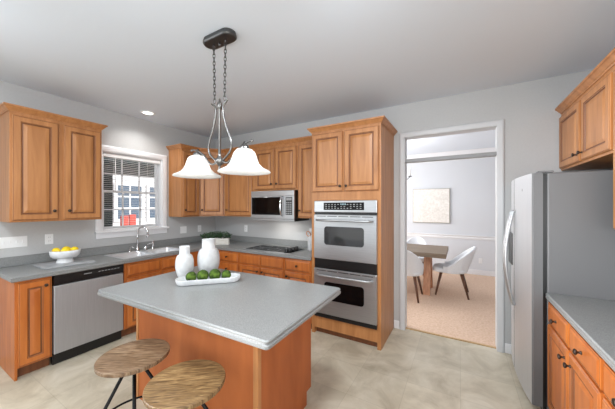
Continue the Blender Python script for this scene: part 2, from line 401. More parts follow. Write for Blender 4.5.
for A, B in zip(V, V[1:]):
    for j in range(3): wc.bm.faces.new((A[j], A[j + 1], B[j + 1], B[j]))
for j in (0, 3): wc.bm.faces.new([lp[j] for lp in V])
wc.build('window_casing', 'trim', win)
si = MB(); si.box(WX + 0.001, WX + 0.055, WY0 - 0.085, WY1 + 0.09, WZ0 - 0.028, WZ0, 0.006); si.box(WX + 0.001, WX + 0.018, WY0 - 0.07, WY1 + 0.075, WZ0 - 0.1, WZ0 - 0.028, 0.004)
si.build('window_sill', 'trim', win)
bl = thing('window_blind', 'white slatted blind hanging open in the kitchen window', 'blind', (WX - 0.035, WY0 + 0.02, WZ1 - 0.02))
MB().box(-0.025, 0.03, 0, WY1 - WY0 - 0.04, -0.05, 0, 0.004).build('headrail', 'blind', bl)
sl = MB(); n = 38; hh = WZ1 - WZ0 - 0.02 - 0.05 - 0.035
for i in range(n):
    z = -0.06 - hh * i / (n - 1); L = [(-0.009, -0.0012), (0.009, 0.0012)]
    sl.loft([[(x, yy, z + dz + t) for (x, dz), t in ((L[0], 0), (L[1], 0), (L[1], 0.0012), (L[0], 0.0012))] for yy in (0.004, WY1 - WY0 - 0.044)])
sl.build('slats', 'blind', bl)
MB().box(-0.013, 0.013, 0, WY1 - WY0 - 0.04, -0.06 - hh - 0.02, -0.06 - hh - 0.006, 0.003).build('bottom_rail', 'blind', bl)
cds = MB()
for y in (0.12, 0.56):
    cds.cyl((0.014, y, -0.05), (0.014, y, -0.06 - hh), 0.0012, seg=6)
cds.build('cord', 'blind', bl)
MB().cyl((0.036, 0.13, -0.05), (0.036, 0.13, -0.52), 0.005, seg=8).build('wand', 'white', bl)

# ------------------------------------------------------------------ outside the window
struct(MB().box(-30, WX - T - 0.05, -12, 24, -0.3, -0.1).build('ground_outside', 'lawn'))
nh = thing('neighbour_house', 'white lap-sided house seen through the kitchen window', 'house', (-10.5, 4.6, -0.1))
MB().box(-4, 0, -5, 6, 0, 5.2).build('wall', 'siding', nh)
for (y0, z0, wd, ht) in ((-1.05, 1.15, 0.85, 1.25), (0.05, 1.15, 0.85, 1.25), (1.15, 1.15, 0.85, 1.25), (0.7, 2.85, 0.8, 1.0), (2.4, 1.15, 0.85, 1.25)):
    f = MB(); f.box(0.001, 0.05, y0 - 0.08, y0 + wd + 0.08, z0 - 0.08, z0 + ht + 0.08); fo = f.build('window', 'trim', nh)
    q = MB()
    for i in range(2):
        for j in range(3):
            q.box(0.05, 0.06, y0 + i * wd / 2 + 0.03, y0 + (i + 1) * wd / 2 - 0.03, z0 + j * ht / 3 + 0.03, z0 + (j + 1) * ht / 3 - 0.03)
    q.build('pane', mat('blue_grey_pane', (96, 112, 130), 0.1), fo)
ga = thing('porch_awning', 'dark green porch roof and post outside the kitchen window', 'porch', (-5.6, 2.3, -0.1))
MB().box(-0.10, 0.10, -0.13, 0.08, 0, 2.24, 0.005).build('post', 'darkgreen', ga)
pr_ = MB(); pr_.box(-0.15, 1.0, -1.2, 2.4, 2.24, 2.34)
for i in range(6): pr_.box(-0.18, -0.15, -1.2, 2.4, 2.24 + 0.09 * i, 2.325 + 0.09 * i)
pr_.build('roof', 'darkgreen', ga)
for i, (x, y, lb) in enumerate(((-8.2, 4.02, 'red patio chair outside the window, nearer the dark post'), (-9.1, 4.68, 'red patio chair outside the window, farther right of the dark post'))):
    pc = thing('patio_chair', lb, 'chair', (x, y, -0.1), 0.3, 'patio chairs')
    MB().box(-0.25, 0.2, -0.2, 0.2, 0.4, 0.47, 0.02).build('seat', 'red', pc)
    MB().box(-0.28, -0.22, -0.12, 0.12, 0.47, 1.36, 0.02).build('backrest', 'red', pc)
    for sx in (-1, 1):
        for sy in (-1, 1): MB().cyl((sx * 0.18, sy * 0.17, 0.4), (sx * 0.2, sy * 0.19, 0), 0.018, seg=8).build('leg', 'blackmetal', pc)

# ------------------------------------------------------------------ cabinets
DOOR = [(0, 0), (0, 0.013), (0.004, 0.017), (0.007, 0.0172), (0.010, 0.0205), (0.053, 0.0205), (0.057, 0.0165), (0.060, 0.016), (0.063, 0.011), (0.068, 0.011), (0.072, 0.013), (0.098, 0.019)]
DRAW = [(0, 0), (0, 0.013), (0.006, 0.015), (0.010, 0.015), (0.022, 0.02)]
def knob_mesh():
    mb = MB(); mb.lathe([(0.009, 0), (0.009, 0.003), (0.0055, 0.006), (0.0055, 0.015), (0.012, 0.019), (0.0155, 0.025), (0.013, 0.030), (0.006, 0.032), (0, 0.032)], seg=16, mtx=Matrix.Rotation(PI / 2, 4, 'X')); return mb
def add_door(root, x, z, wd, ht, wood, knob=None, y=-0.001):
    mb = MB(); mb.panel(x, z, wd, ht, DOOR, y, lambda i: 1 if i in (2, 5, 7, 8, 9) else 0)
    d = mb.build('door', [wood, 'glaze'], root)
    if knob:
        k = knob_mesh().build('knob', 'bronze', d, (knob[0], y - 0.02, knob[1]))
    return d
def add_drawer(root, x, z, wd, ht, wood, knob=True, y=-0.001, name='drawer'):
    mb = MB(); mb.panel(x, z, wd, ht, DRAW, y, lambda i: 1 if i == 2 else 0)
    d = mb.build(name, [wood, 'glaze'], root)
    if knob: knob_mesh().build('knob', 'bronze', d, (x + wd / 2, y - 0.02, z + ht / 2))
    return d
def cabinet(label, cat, origin, rotz, wd, depth, z0, z1, wood, kick=0, name='wall_cabinet', group=None, foot=None):
    """local: x along the width, front face at y=0, carcass to +y"""
    r = thing(name, label, cat, (origin[0], origin[1], 0), rotz, group)
    mb = MB(); mb.box(0.0005, wd - 0.0005, 0.0, depth - 0.002, z0 + kick, z1, 0.0015, seg=1)
    if foot: mb.box(0.0005, foot, 0, depth - 0.002, 0, kick)
    mb.build('body', wood, r)
    if kick: MB().box(0.001 + (foot or 0), wd - 0.001, 0.06, depth - 0.01, 0.001, kick - 0.001).build('toe_kick', 'glaze', r)
    return r
UZ0, UZ1 = 1.37, 2.43
CROWN = [(0.001, 2.42), (0.006, 2.42), (0.010, 2.43), (0.016, 2.433), (0.034, 2.456), (0.044, 2.462), (0.046, 2.476), (0.001, 2.476)]
UD = 0.33
# left of the window
c = cabinet('double-door stained wood wall cabinet left of the window', 'cabinet', (WX + UD, 0.735), PI / 2, 0.74, UD, UZ0 + 0.01, UZ1 + 0.02, 'wood')
add_door(c, 0.018, UZ0 + 0.028, 0.33, 1.005, 'wood', (0.31, 1.487)); add_door(c, 0.394, UZ0 + 0.028, 0.33, 1.005, 'wood', (0.43, 1.487))
tag(MB().sweep([(WX + 0.001, 0.735), (WX + UD, 0.735), (WX + UD, 1.475), (WX + 0.001, 1.475)], [(o, z + 0.018) for o, z in CROWN]).build('crown_moulding', 'wood'), 'wooden crown moulding on top of the cabinet left of the window', 'moulding')
# right of the window
c = cabinet('narrow stained wood wall cabinet directly right of the window', 'cabinet', (WX + UD, 2.507), PI / 2, 0.316, UD, UZ0, UZ1, 'wood')
add_door(c, 0.014, UZ0 + 0.015, 0.288, 0.995, 'wood', (0.045, 1.475))
# diagonal corner
def diag():
    r = thing('wall_cabinet', 'diagonal corner wall cabinet with one door, behind the hanging lamp', 'cabinet', (WX + UD, 2.824, 0), PI / 4)
    L = [(0, 0), (0.396, 0), (0.629, 0.233), (0.198, 0.664), (-0.233, 0.233)]
    L = [(0.002, 0.0), (0.394, 0.0), (0.626, 0.232), (0.198, 0.660), (-0.230, 0.232)]
    mb = MB(); mb.loft([[(x, y, z) for x, y in L] for z in (UZ0, UZ1)]); mb.build('body', 'wood', r)
    add_door(r, 0.016, UZ0 + 0.015, 0.362, 0.995, 'wood', (0.047, 1.475)); return r
diag()
XA, XB_, XC, XD = -3.396, -2.742, -1.957, -1.576
UY = BY - UD
c = cabinet('wide single-door wall cabinet between the corner cabinet and the microwave', 'cabinet', (XA, UY), 0, XB_ - XA, UD, UZ0, UZ1, 'wood')
add_door(c, 0.05, UZ0 + 0.015, 0.56, 0.995, 'wood', (0.08, 1.475))
c = cabinet('short two-door wall cabinet above the microwave', 'cabinet', (XB_, UY), 0, XC - XB_, UD, 1.765, UZ1, 'wood')
add_door(c, 0.018, 1.785, 0.36, 0.595, 'wood', (0.345, 1.86)); add_door(c, 0.404, 1.785, 0.363, 0.595, 'wood', (0.44, 1.86))
c = cabinet('slim wall cabinet between the microwave and the oven tower', 'cabinet', (XC, UY), 0, XD - XC, UD, UZ0, UZ1, 'wood')
add_door(c, 0.014, UZ0 + 0.015, 0.35, 0.995, 'wood', (0.045, 1.475))
tag(MB().sweep([(WX + 0.001, 2.507), (WX + UD, 2.507), (WX + UD, 2.824), (XA, UY), (XD, UY)], CROWN).build('crown_moulding', 'wood'), 'wooden crown moulding running round the corner wall cabinets to the oven tower', 'moulding')

# oven tower
OX0, OX1, OF = -1.572, -0.730, 2.812
c = thing('oven_cabinet', 'tall stained wood cabinet housing the double oven', 'cabinet', (OX0, OF, 0), 0)
W_ = OX1 - OX0; D_ = BY - OF - 0.002
mb = MB(); mb.box(0, 0.04, 0, D_, 0.0, UZ1); mb.box(W_ - 0.04, W_, 0, D_, 0.0, UZ1)
mb.box(0.04, W_ - 0.04, 0, D_, 1.602, UZ1); mb.box(0.04, W_ - 0.04, 0, D_, 0.075, 0.218); mb.box(0.04, W_ - 0.04, D_ - 0.02, D_, 0.218, 1.602)
mb.build('body', 'wood', c)
MB().box(0.041, W_ - 0.041, 0.05, D_, 0.001, 0.074).build('toe_kick', 'glaze', c)
add_door(c, 0.012, 1.705, 0.398, 0.69, 'wood', (0.385, 1.765)); add_door(c, 0.432, 1.705, 0.390, 0.69, 'wood', (0.46, 1.765))
tag(MB().sweep([(OX0, UY - 0.05), (OX0, OF), (OX1, OF), (OX1, BY - 0.002)], [(o, z + 0.003) for o, z in CROWN]).build('crown_moulding', 'wood'), 'wooden crown moulding on top of the oven tower', 'moulding')

# right wall uppers
RF = RX - 0.33
c = cabinet('two-door wall cabinet above the refrigerator', 'cabinet', (RF, BY - 0.002), -PI / 2, 1.035, 0.33, 1.875, UZ1, 'wood')
add_door(c, 0.02, 1.895, 0.497, 0.49, 'wood', (0.47, 1.955)); add_door(c, 0.552, 1.895, 0.463, 0.49, 'wood', (0.585, 1.955))
c = cabinet('wall cabinet nearest the camera on the right wall', 'cabinet', (RF, 2.395), -PI / 2, 0.78, 0.33, UZ0, UZ1, 'wood')
add_door(c, 0.02, UZ0 + 0.02, 0.35, 0.99, 'wood', (0.34, 1.48)); add_door(c, 0.4, UZ0 + 0.02, 0.35, 0.99, 'wood', (0.43, 1.48))
tag(MB().sweep([(RF, BY - 0.002), (RF, 1.615), (RX - 0.002, 1.615)], [(o, z + 0.005) for o, z in CROWN], 1).build('crown_moulding', 'wood'), 'wooden crown moulding on the right wall cabinets above the refrigerator', 'moulding')

# base cabinets, window wall
BZ = 0.873; CFX = WX + 0.63; K = 0.1
c = cabinet('narrow one-door base cabinet at the left end beside the dishwasher', 'cabinet', (CFX, 0.705), PI / 2, 0.246, 0.628, 0, BZ, 'wood_base', K, 'base_cabinet', foot=0.018)
add_door(c, 0.022, 0.115, 0.212, 0.735, 'wood_base', (0.195, 0.80))
c = cabinet('sink base cabinet right of the dishwasher under the window', 'cabinet', (CFX, 1.572), PI / 2, 0.86, 0.628, 0, 0.70, 'wood_base', K, 'base_cabinet')
MB().box(0.0005, 0.8595, 0, 0.02, 0.70, BZ).build('face_frame', 'wood_base', c)
add_drawer(c, 0.03, 0.715, 0.39, 0.135, 'wood_base', False, name='false_front'); add_drawer(c, 0.448, 0.715, 0.39, 0.135, 'wood_base', False, name='false_front')
add_door(c, 0.03, 0.115, 0.39, 0.575, 'wood_base', (0.385, 0.63)); add_door(c, 0.448, 0.115, 0.39, 0.575, 'wood_base', (0.48, 0.63))
BFY = BY - 0.622
r = thing('base_cabinet', 'blind corner base cabinet under the planter', 'cabinet', (WX, BY, 0), 0)
mb = MB(); mb.loft([[(x, y, z) for x, y in ((0.002, -0.002), (0.002, -1.0), (0.63, -1.0), (0.63, -0.622), (0.748, -0.622), (0.748, -0.002))] for z in (K, BZ)])
mb.build('body', 'wood_base', r)
MB().loft([[(x, y, z) for x, y in ((0.01, -0.01), (0.01, -0.99), (0.57, -0.99), (0.57, -0.562), (0.74, -0.562), (0.74, -0.01))] for z in (0.001, K - 0.001)]).build('toe_kick', 'glaze', r)
# base cabinets, cooktop wall
c = cabinet('drawer base cabinet between the corner and the cooktop', 'cabinet', (-3.256, BFY), 0, 0.486, 0.62, 0, BZ, 'wood_base', K, 'base_cabinet')
for z, h in ((0.715, 0.14), (0.525, 0.17), (0.325, 0.18), (0.12, 0.185)): add_drawer(c, 0.03, z, 0.435, h, 'wood_base')
c = cabinet('wide base cabinet under the cooktop', 'cabinet', (-2.769, BFY), 0, 0.796, 0.62, 0, 0.82, 'wood_base', K, 'base_cabinet')
MB().box(0.0005, 0.7955, 0, 0.02, 0.82, BZ).build('face_frame', 'wood_base', c)
for x in (0.012, 0.405):
    add_drawer(c, x, 0.715, 0.375, 0.14, 'wood_base', False, name='false_front')
    add_door(c, x, 0.115, 0.375, 0.578, 'wood_base', (x + (0.34 if x < 0.1 else 0.035), 0.64))
c = cabinet('drawer base cabinet between the cooktop and the oven tower', 'cabinet', (-1.972, BFY), 0, 0.397, 0.62, 0, BZ, 'wood_base', K, 'base_cabinet')
add_drawer(c, 0.012, 0.715, 0.372, 0.14, 'wood_base'); add_door(c, 0.012, 0.115, 0.372, 0.578, 'wood_base', (0.05, 0.64))
# right wall base
RBX = 0.555
c = cabinet('two-drawer two-door base cabinet beside the refrigerator', 'cabinet', (RBX, 2.495), -PI / 2, 0.835, RX - RBX, 0, BZ, 'wood_base', K, 'base_cabinet')
add_drawer(c, 0.012, 0.715, 0.405, 0.14, 'wood_base'); add_drawer(c, 0.437, 0.715, 0.385, 0.14, 'wood_base')
add_door(c, 0.012, 0.115, 0.405, 0.585, 'wood_base', (0.375, 0.635)); add_door(c, 0.437, 0.115, 0.385, 0.585, 'wood_base', (0.475, 0.635))
c = cabinet('base cabinet nearest the camera at the right edge of the picture', 'cabinet', (RBX, 1.658), -PI / 2, 0.8, RX - RBX, 0, BZ, 'wood_base', K, 'base_cabinet')
add_drawer(c, 0.012, 0.715, 0.375, 0.14, 'wood_base'); add_drawer(c, 0.41, 0.715, 0.375, 0.14, 'wood_base')
add_door(c, 0.012, 0.115, 0.375, 0.585, 'wood_base', (0.34, 0.635)); add_door(c, 0.41, 0.115, 0.375, 0.585, 'wood_base', (0.445, 0.635))

# ------------------------------------------------------------------ worktops
CT, CB = 0.914, 0.875
NOSE = [(0, CB), (0.010, CB - 0.004), (0.016, CB + 0.003), (0.016, CB + 0.017), (0.013, CB + 0.020), (0.016, CB + 0.023), (0.016, CT - 0.006), (0.010, CT), (0, CT)]
SY0, SY1, SX0, SX1 = 1.60, 2.38, -3.86, -3.42        # sink cut-out
cf = CFX + 0.012; bf = BFY - 0.012; xe = OX0 - 0.002
wt = MB()
wt.box(WX + 0.001, SX0, 0.695, BY - 0.001, CB, CT); wt.box(SX1, cf, 0.695, BY - 0.001, CB, CT)
wt.box(SX0, SX1, 0.695, SY0, CB, CT); wt.box(SX0, SX1, SY1, BY - 0.001, CB, CT)
wt.box(cf, xe, bf, BY - 0.001, CB, CT)
wt.sweep([(WX + 0.001, 0.695), (cf, 0.695), (cf, bf), (xe, bf)], NOSE)
wt = tag(wt.build('worktop', 'counter'), 'grey speckled L-shaped worktop under the window and round to the oven tower', 'worktop')
bs = MB(); bs.box(WX + 0.001, WX + 0.02, 0.69, BY - 0.001, CT + 0.0005, CT + 0.1, 0.004); bs.box(WX + 0.02, xe, BY - 0.02, BY - 0.001, CT + 0.0005, CT + 0.1, 0.004)
bs.build('backsplash', 'counter', wt)
rw = MB(); rw.box(RBX - 0.01, RX - 0.001, 0.85, 2.497, CB, CT); rw.sweep([(RBX - 0.01, 2.497), (RBX - 0.01, 0.85)], NOSE, 1)
rw = tag(rw.build('worktop', 'counter'), 'grey worktop along the right wall, against the refrigerator side', 'worktop')
MB().box(RX - 0.02, RX - 0.001, 0.85, 2.497, CT + 0.0005, CT + 0.1, 0.004).build('backsplash', 'counter', rw)

# island
IX0, IX1, IY0, IY1 = -2.365, -0.772, 0.93, 1.85
isl = thing('kitchen_island', 'wooden kitchen island with a grey overhanging top in the middle of the floor', 'island', (-1.54, 1.38, 0), math.radians(1.4))
bx0, bx1, by0, by1 = -2.25 + 1.54, -1.02 + 1.54, 1.16 - 1.38, 1.815 - 1.38
mb = MB(); mb.box(bx0, bx1 - 0.012, by0, by1 - 0.002, 0.1, CB - 0.008, 0.002); mb.box(bx0, bx1 - 0.012, by0, by1 - 0.07, 0.0, 0.1)
mb.build('body', 'island', isl)
mb = MB(); mb.box(bx1 - 0.012, bx1 + 0.001, by0 + 0.028, by1, 0.1, CB - 0.008); mb.box(bx1 - 0.012, bx1 + 0.001, by0 + 0.028, by1 - 0.07, 0, 0.1); mb.build('side_panel', 'island', isl)
mb = MB(); mb.box(bx1 - 0.03, bx1 + 0.006, by0 - 0.006, by0 + 0.028, 0, CB - 0.008, 0.003)
mb.build('corner_post', 'wood', isl)
MB().box(bx0 - 0.006, bx0 + 0.022, by0 - 0.006, by0 + 0.02, 0, CB - 0.008, 0.003).build('corner_post', 'wood', isl)
tp = MB(); prof = [(0.03, CB - 0.006), (0.006, CB - 0.006), (0.0, CB), (0.0, CB + 0.014), (0.005, CB + 0.018), (0.007, CB + 0.022), (0.003, CB + 0.026), (0.003, CT - 0.006), (0.009, CT)]
tp.loft([[(x + 1.54, y - 1.38, z) for x, y, z in rrect(IX0 + o, IX1 - o, IY0 + o, IY1 - o, 0.022 - o * 0.4, zz)] for o, zz in prof])
tp.build('top', 'counter', isl)
for i in range(3):       # doors on the island's far side
    x = bx0 + 0.02 + i * 0.4
    mb = MB(); mb.panel(0, 0, 0.38, 0.56, DOOR, 0, lambda i: 1 if i in (2, 5, 7, 8, 9) else 0)
    d = mb.build('door', ['wood_base', 'glaze'], isl, (x + 0.38, by1 - 0.001, 0.125), PI)
    mb = MB(); mb.panel(0, 0, 0.38, 0.14, DRAW, 0, lambda i: 1 if i == 2 else 0)
    d = mb.build('drawer', ['wood_base', 'glaze'], isl, (x + 0.38, by1 - 0.001, 0.71), PI)

# ------------------------------------------------------------------ appliances
# dishwasher
dw = thing('dishwasher', 'stainless dishwasher with black control strip, under the window-side worktop', 'dishwasher', (CFX, 0.956, 0), PI / 2)
MB().box(0.004, 0.6, 0.03, 0.58, 0.1, 0.87).build('tub', 'black', dw)
MB().box(0.003, 0.603, -0.022, 0.03, 0.115, 0.770, 0.006).build('door', 'steel_v', dw)
cp = MB(); cp.loft([[(x, -0.026 + a, z) for x, a, z in ((0.003, 0.0, 0.778), (0.603, 0.0, 0.778), (0.603, 0.056, 0.778), (0.003, 0.056, 0.778))],
                    [(x, y, z) for x, y, z in ((0.003, -0.022, 0.868), (0.603, -0.022, 0.868), (0.603, 0.03, 0.868), (0.003, 0.03, 0.868))]])
cpo = cp.build('control_panel', 'black', dw)
for i in range(7): MB().box(0.36 + i * 0.03, 0.378 + i * 0.03, -0.0262, -0.02, 0.833, 0.839).build('button', 'slot', cpo)
MB().box(0.235, 0.30, -0.0262, -0.02, 0.832, 0.840).build('nameplate', 'slot', cpo)
MB().box(0.004, 0.602, 0.02, 0.06, 0.003, 0.11, 0.003).build('kick_plate', 'black', dw)

# double oven
ov = thing('double_oven', 'stainless double wall oven built into the tall cabinet', 'oven', (-1.525, OF, 0))
OW = 0.76
MB().box(0.02, OW - 0.02, 0.0, 0.54, 0.225, 1.595).build('housing', 'black', ov)
cpn = MB().box(0, OW, -0.03, -0.001, 1.462, 1.600, 0.008).build('control_panel', 'steel', ov)
MB().box(0.13, 0.62, -0.034, -0.0301, 1.492, 1.577, 0.001).build('display', 'blackglass', cpn)
for i in range(12):
    x = 0.155 + i * 0.038
    for j in range(3):
        if random.random() < 0.8: MB().box(x, x + 0.018, -0.0352, -0.0342, 1.507 + j * 0.022, 1.515 + j * 0.022).build('button', 'slot', cpn)
dg2 = MB()
for i in range(4): dg2.box(0.345 + i * 0.018, 0.356 + i * 0.018, -0.0356, -0.0346, 1.55, 1.566)
dg2.build('clock_digits', 'display', cpn)
MB().box(0.004, OW - 0.004, -0.014, -0.001, 1.440, 1.461).build('vent', 'black', ov)
def oven_door(z0, z1, wz0, wz1, hz, glass):
    mb = MB(); mb.loft([[(x, -0.001, z) for x, _, z in [(p[0], 0, p[1]) for p in rrect(0.0, OW, z0, z1, 0.01, 0)]],
                        [(p[0], -0.030, p[1]) for p in rrect(0.0, OW, z0, z1, 0.01, 0)], [(p[0], -0.036, p[1]) for p in rrect(0.006, OW - 0.006, z0 + 0.006, z1 - 0.006, 0.01, 0)]])
    d = mb.build('oven_door', 'steel', ov)
    MB().loft([[(p[0], y, p[1]) for p in rrect(0.14, OW - 0.14, wz0, wz1, 0.035, 0)] for y in (-0.0362, -0.039)]).build('window', glass, d)
    mb = MB(); mb.tube([(0.05, -0.038, hz), (0.055, -0.07, hz), (0.09, -0.085, hz), (OW / 2, -0.09, hz), (OW - 0.09, -0.085, hz), (OW - 0.055, -0.07, hz), (OW - 0.05, -0.038, hz)], 0.0125, 12)
    mb.build('handle', 'steel', d)
    mb = MB()
    for i in range(5): mb.box(0.04 + i * 0.14, 0.16 + i * 0.14, -0.0375, -0.036, z1 - 0.024, z1 - 0.017)
    mb.build('vent_slots', 'black', d)
oven_door(0.915, 1.438, 1.085, 1.30, 1.372, 'ovenglass')
MB().box(0.003, OW - 0.003, -0.02, -0.001, 0.80, 0.914, 0.004).build('divider_trim', 'black', ov)
oven_door(0.268, 0.799, 0.44, 0.652, 0.732, 'blackglass')
MB().box(0.003, OW - 0.003, -0.03, -0.001, 0.221, 0.266, 0.004).build('bottom_vent', 'black', ov)

# microwave
mw = thing('microwave', 'stainless over-range microwave below the short cabinet', 'microwave', (-2.735, 3.012, 1.325))
MW = 0.772; MH = 0.43
MB().box(0.001, MW - 0.001, 0.03, BY - 3.012 - 0.003, 0, MH, 0.004).build('case', 'black', mw)
MB().box(0, MW, 0, 0.03, MH - 0.075, MH, 0.004).build('top_vent', 'steel', mw)
md = MB(); md.box(0, 0.60, -0.002, 0.03, 0.03, MH - 0.077, 0.005); mdo = md.build('door', 'steel', mw)
MB().box(0.02, 0.575, -0.006, -0.0021, 0.085, MH - 0.09, 0.003).build('window', 'blackglass', mdo)
MB().tube([(0.585, -0.006, 0.075), (0.583, -0.04, 0.09), (0.58, -0.052, 0.16), (0.58, -0.054, 0.21), (0.58, -0.052, 0.26), (0.583, -0.04, 0.325), (0.585, -0.006, 0.34)], 0.013, 12).build('handle', 'chrome', mdo)
mc = MB().box(0.602, MW, 0, 0.03, 0.03, MH - 0.077, 0.004).build('control_panel', 'steel', mw)
MB().box(0.635, 0.745, -0.003, -0.0002, 0.09, 0.335, 0.001).build('keypad', 'black', mc)
for i in range(3):
    for j in range(6): MB().box(0.645 + i * 0.033, 0.668 + i * 0.033, -0.0042, -0.0032, 0.1 + j * 0.03, 0.118 + j * 0.03).build('button', 'slot', mc)
MB().box(0.645, 0.735, -0.0042, -0.0032, 0.29, 0.325).build('clock_display', 'slot', mc)
MB().box(0, MW, 0, 0.03, 0, 0.028, 0.004).build('bottom_trim', 'steel', mw)
lamp('microwave_task_lamp', 'AREA', (-2.35, 3.2, 1.318), (0, 0, 0), 1.6, (1, 0.97, 0.92), shape='RECTANGLE', size=0.35, size_y=0.1)

# cooktop
ck = thing('cooktop', 'black glass cooktop with four knobs set in the worktop below the microwave', 'cooktop', (-2.72, 2.812, CT))
CW, CD = 0.80, 0.45
MB().loft([rrect(0, CW, 0, CD, 0.015, z) for z in (0.0005, 0.006)]).build('trim_frame', 'steel', ck)
MB().loft([rrect(0.012, CW - 0.012, 0.05, CD - 0.01, 0.012, z) for z in (0.0062, 0.009)]).build('glass_top', 'hob', ck)
for i in range(4):
    y = 0.085 + i * 0.085
    MB().lathe([(0.030, 0), (0.030, 0.006), (0.025, 0.01), (0.023, 0.038), (0.019, 0.042), (0, 0.042)], (0.71, y, 0.0092), 20).build('knob', 'black', ck)
br_ = []
for x, y, r in ((0.17, 0.15, 0.075), (0.17, 0.33, 0.095), (0.46, 0.15, 0.095), (0.46, 0.33, 0.075)):
    MB().lathe([(r, 0.0), (r, 0.0008), (r - 0.004, 0.0008), (r - 0.004, 0.0)], (x, y, 0.0091), 40, cap=False).build('burner_ring', 'slot', ck)

# refrigerator
fr = thing('refrigerator', 'stainless side-by-side refrigerator with grey sides, right of the dining doorway', 'refrigerator', (0.52, 2.505, 0), 0)
FH = 1.775; FWd = 0.915
MB().box(0.02, RX - 0.53, 0, FWd, 0.06, FH, 0.008).build('cabinet', 'greyside', fr)
MB().box(-0.003, 0.02, 0.01, FWd - 0.01, 0.08, FH - 0.005).build('gasket', 'black', fr)
def fdoor(y0, y1, name, lab=None):
    # bowed front: thickness varies along y over the full width
    def bow(y): t = (y / FWd) * 2 - 1; return -0.066 - 0.034 * (1 - t * t)
    ys = [y0 + (y1 - y0) * i / 12 for i in range(13)]
    prof = [(bow(y), y) for y in ys]; prof = [(-0.004, y0)] + [(prof[0][0] + 0.008, y0)] + [(prof[0][0], y0 + 0.006)] + prof[1:-1] + [(prof[-1][0], y1 - 0.006), (prof[-1][0] + 0.008, y1), (-0.004, y1)]
    mb = MB(); mb.loft([[(x, y, z) for x, y in prof] for z in (0.075, FH + 0.002)])
    mb.bm.normal_update()
    for f in mb.bm.faces:
        f.material_index = 1 if abs(f.normal.y) > 0.8 else 0
    return mb.build(name, ['steel_fridge', 'greyside'], fr)
M['steel_fridge'] = noise_mat('satin_steel_door', (192, 193, 195), (197, 198, 200), scale=(40, 40, 1), nscale=4, rough=0.45, metal=0.6)
sp = 0.50
fz = fdoor(0.0, sp - 0.003, 'fridge_door'); fq = fdoor(sp + 0.003, FWd, 'freezer_door')
def fh(y, door):
    x = -0.099
    pts = [(x, y, 0.66)] + [(x - 0.014 - 0.055 * math.sin(PI * t / 14), y, 0.66 + 0.83 * t / 14) for t in range(15)] + [(x, y, 1.49)]
    MB().tube(pts, 0.0125, 10).build('handle', 'steel', door)
fh(sp - 0.045, fz); fh(sp + 0.045, fq)
MB().box(-0.104, -0.09, sp + 0.1, sp + 0.30, 0.98, 1.28, 0.01).build('dispenser', 'black', fq)
MB().box(-0.0905, -0.086, 0.20, 0.245, 1.655, 1.675, 0.001).build('badge', 'nickel', fz)
MB().box(-0.03, 0.06, 0.02, 0.08, FH + 0.003, FH + 0.018, 0.004).build('hinge_cover', 'greyside', fr)
MB().box(0.01, 0.1, FWd - 0.08, FWd - 0.02, FH + 0.003, FH + 0.018, 0.004).build('hinge_cover', 'greyside', fr)
MB().box(0.0, 0.05, 0.02, FWd - 0.02, 0.012, 0.07, 0.004).build('base_grille', 'black', fr)
for y in (0.05, FWd - 0.05):
    MB().lathe([(0.022, 0.0), (0.022, 0.012), (0.012, 0.016), (0.012, 0.058)], (0.07, y, 0.0), 14).build('foot', 'black', fr)
    MB().lathe([(0.022, 0.0), (0.022, 0.012), (0.012, 0.016), (0.012, 0.058)], (0.5, y, 0.0), 14).build('foot', 'black', fr)

# sink and tap
sk = thing('kitchen_sink', 'double-bowl stainless sink set in the worktop below the window', 'sink', (WX, 0, CT))
rim = MB(); a0, a1, b0, b1 = SX0 - 0.02 - WX, SX1 + 0.02 - WX, SY0 - 0.02, SY1 + 0.02; ym = (SY0 + SY1) / 2
i0, i1 = SX0 + 0.065 - WX, SX1 - 0.012 - WX
for (x0, x1, y0, y1) in ((a0, i0, b0, b1), (i1, a1, b0, b1), (i0, i1, b0, SY0 + 0.012), (i0, i1, SY1 - 0.012, b1), (i0, i1, ym - 0.018, ym + 0.018)):
    rim.box(x0, x1, y0, y1, 0.0006, 0.006)
rim.build('rim', 'sink', sk)
for y0, y1 in ((SY0 + 0.012, ym - 0.018), (ym + 0.018, SY1 - 0.012)):
    L = [rrect(i0 + o, i1 - o, y0 + o, y1 - o, 0.05, z) for o, z in ((0.0, 0.004), (0.006, -0.02), (0.012, -0.15), (0.03, -0.175))]
    mb = MB(); R = [[mb.bm.verts.new(p) for p in lp] for lp in L]
    for A, B in zip(R, R[1:]):
        for j in range(len(A)): mb.bm.faces.new((A[j], B[j], B[(j + 1) % len(A)], A[(j + 1) % len(A)])).smooth = True
    mb.bm.faces.new(R[-1])
    b = mb.build('bowl', 'sink', sk)
    MB().lathe([(0.04, 0), (0.04, 0.003), (0.02, 0.003), (0, 0.001)], ((i0 + i1) / 2, (y0 + y1) / 2, -0.1745), 20).build('drain', 'chrome', b)
tx, ty = -3.835, 1.955
fa = thing('tap', 'chrome gooseneck kitchen tap with side lever behind the sink', 'tap', (tx, ty, CT + 0.0065))
MB().lathe([(0.028, 0), (0.028, 0.008), (0.02, 0.014), (0.017, 0.05), (0.0135, 0.06), (0.0135, 0.075), (0, 0.075)], seg=20).build('base', 'chrome', fa)
pts = [(0, 0, 0.07), (0, 0, 0.18), (0, 0, 0.262)]
ax = Vector((0.82, 0.57, 0)); R_ = 0.066
for i in range(1, 13):
    a = PI * i / 12; p = ax * (R_ - R_ * math.cos(a)); pts.append((p.x, p.y, 0.262 + R_ * math.sin(a)))
p = ax * 2 * R_; pts.append((p.x, p.y, 0.22))
MB().tube(pts, 0.011, 12).build('spout', 'chrome', fa)
MB().cyl((p.x, p.y, 0.225), (p.x, p.y, 0.185), 0.015, 0.013).build('nozzle', 'chrome', fa)
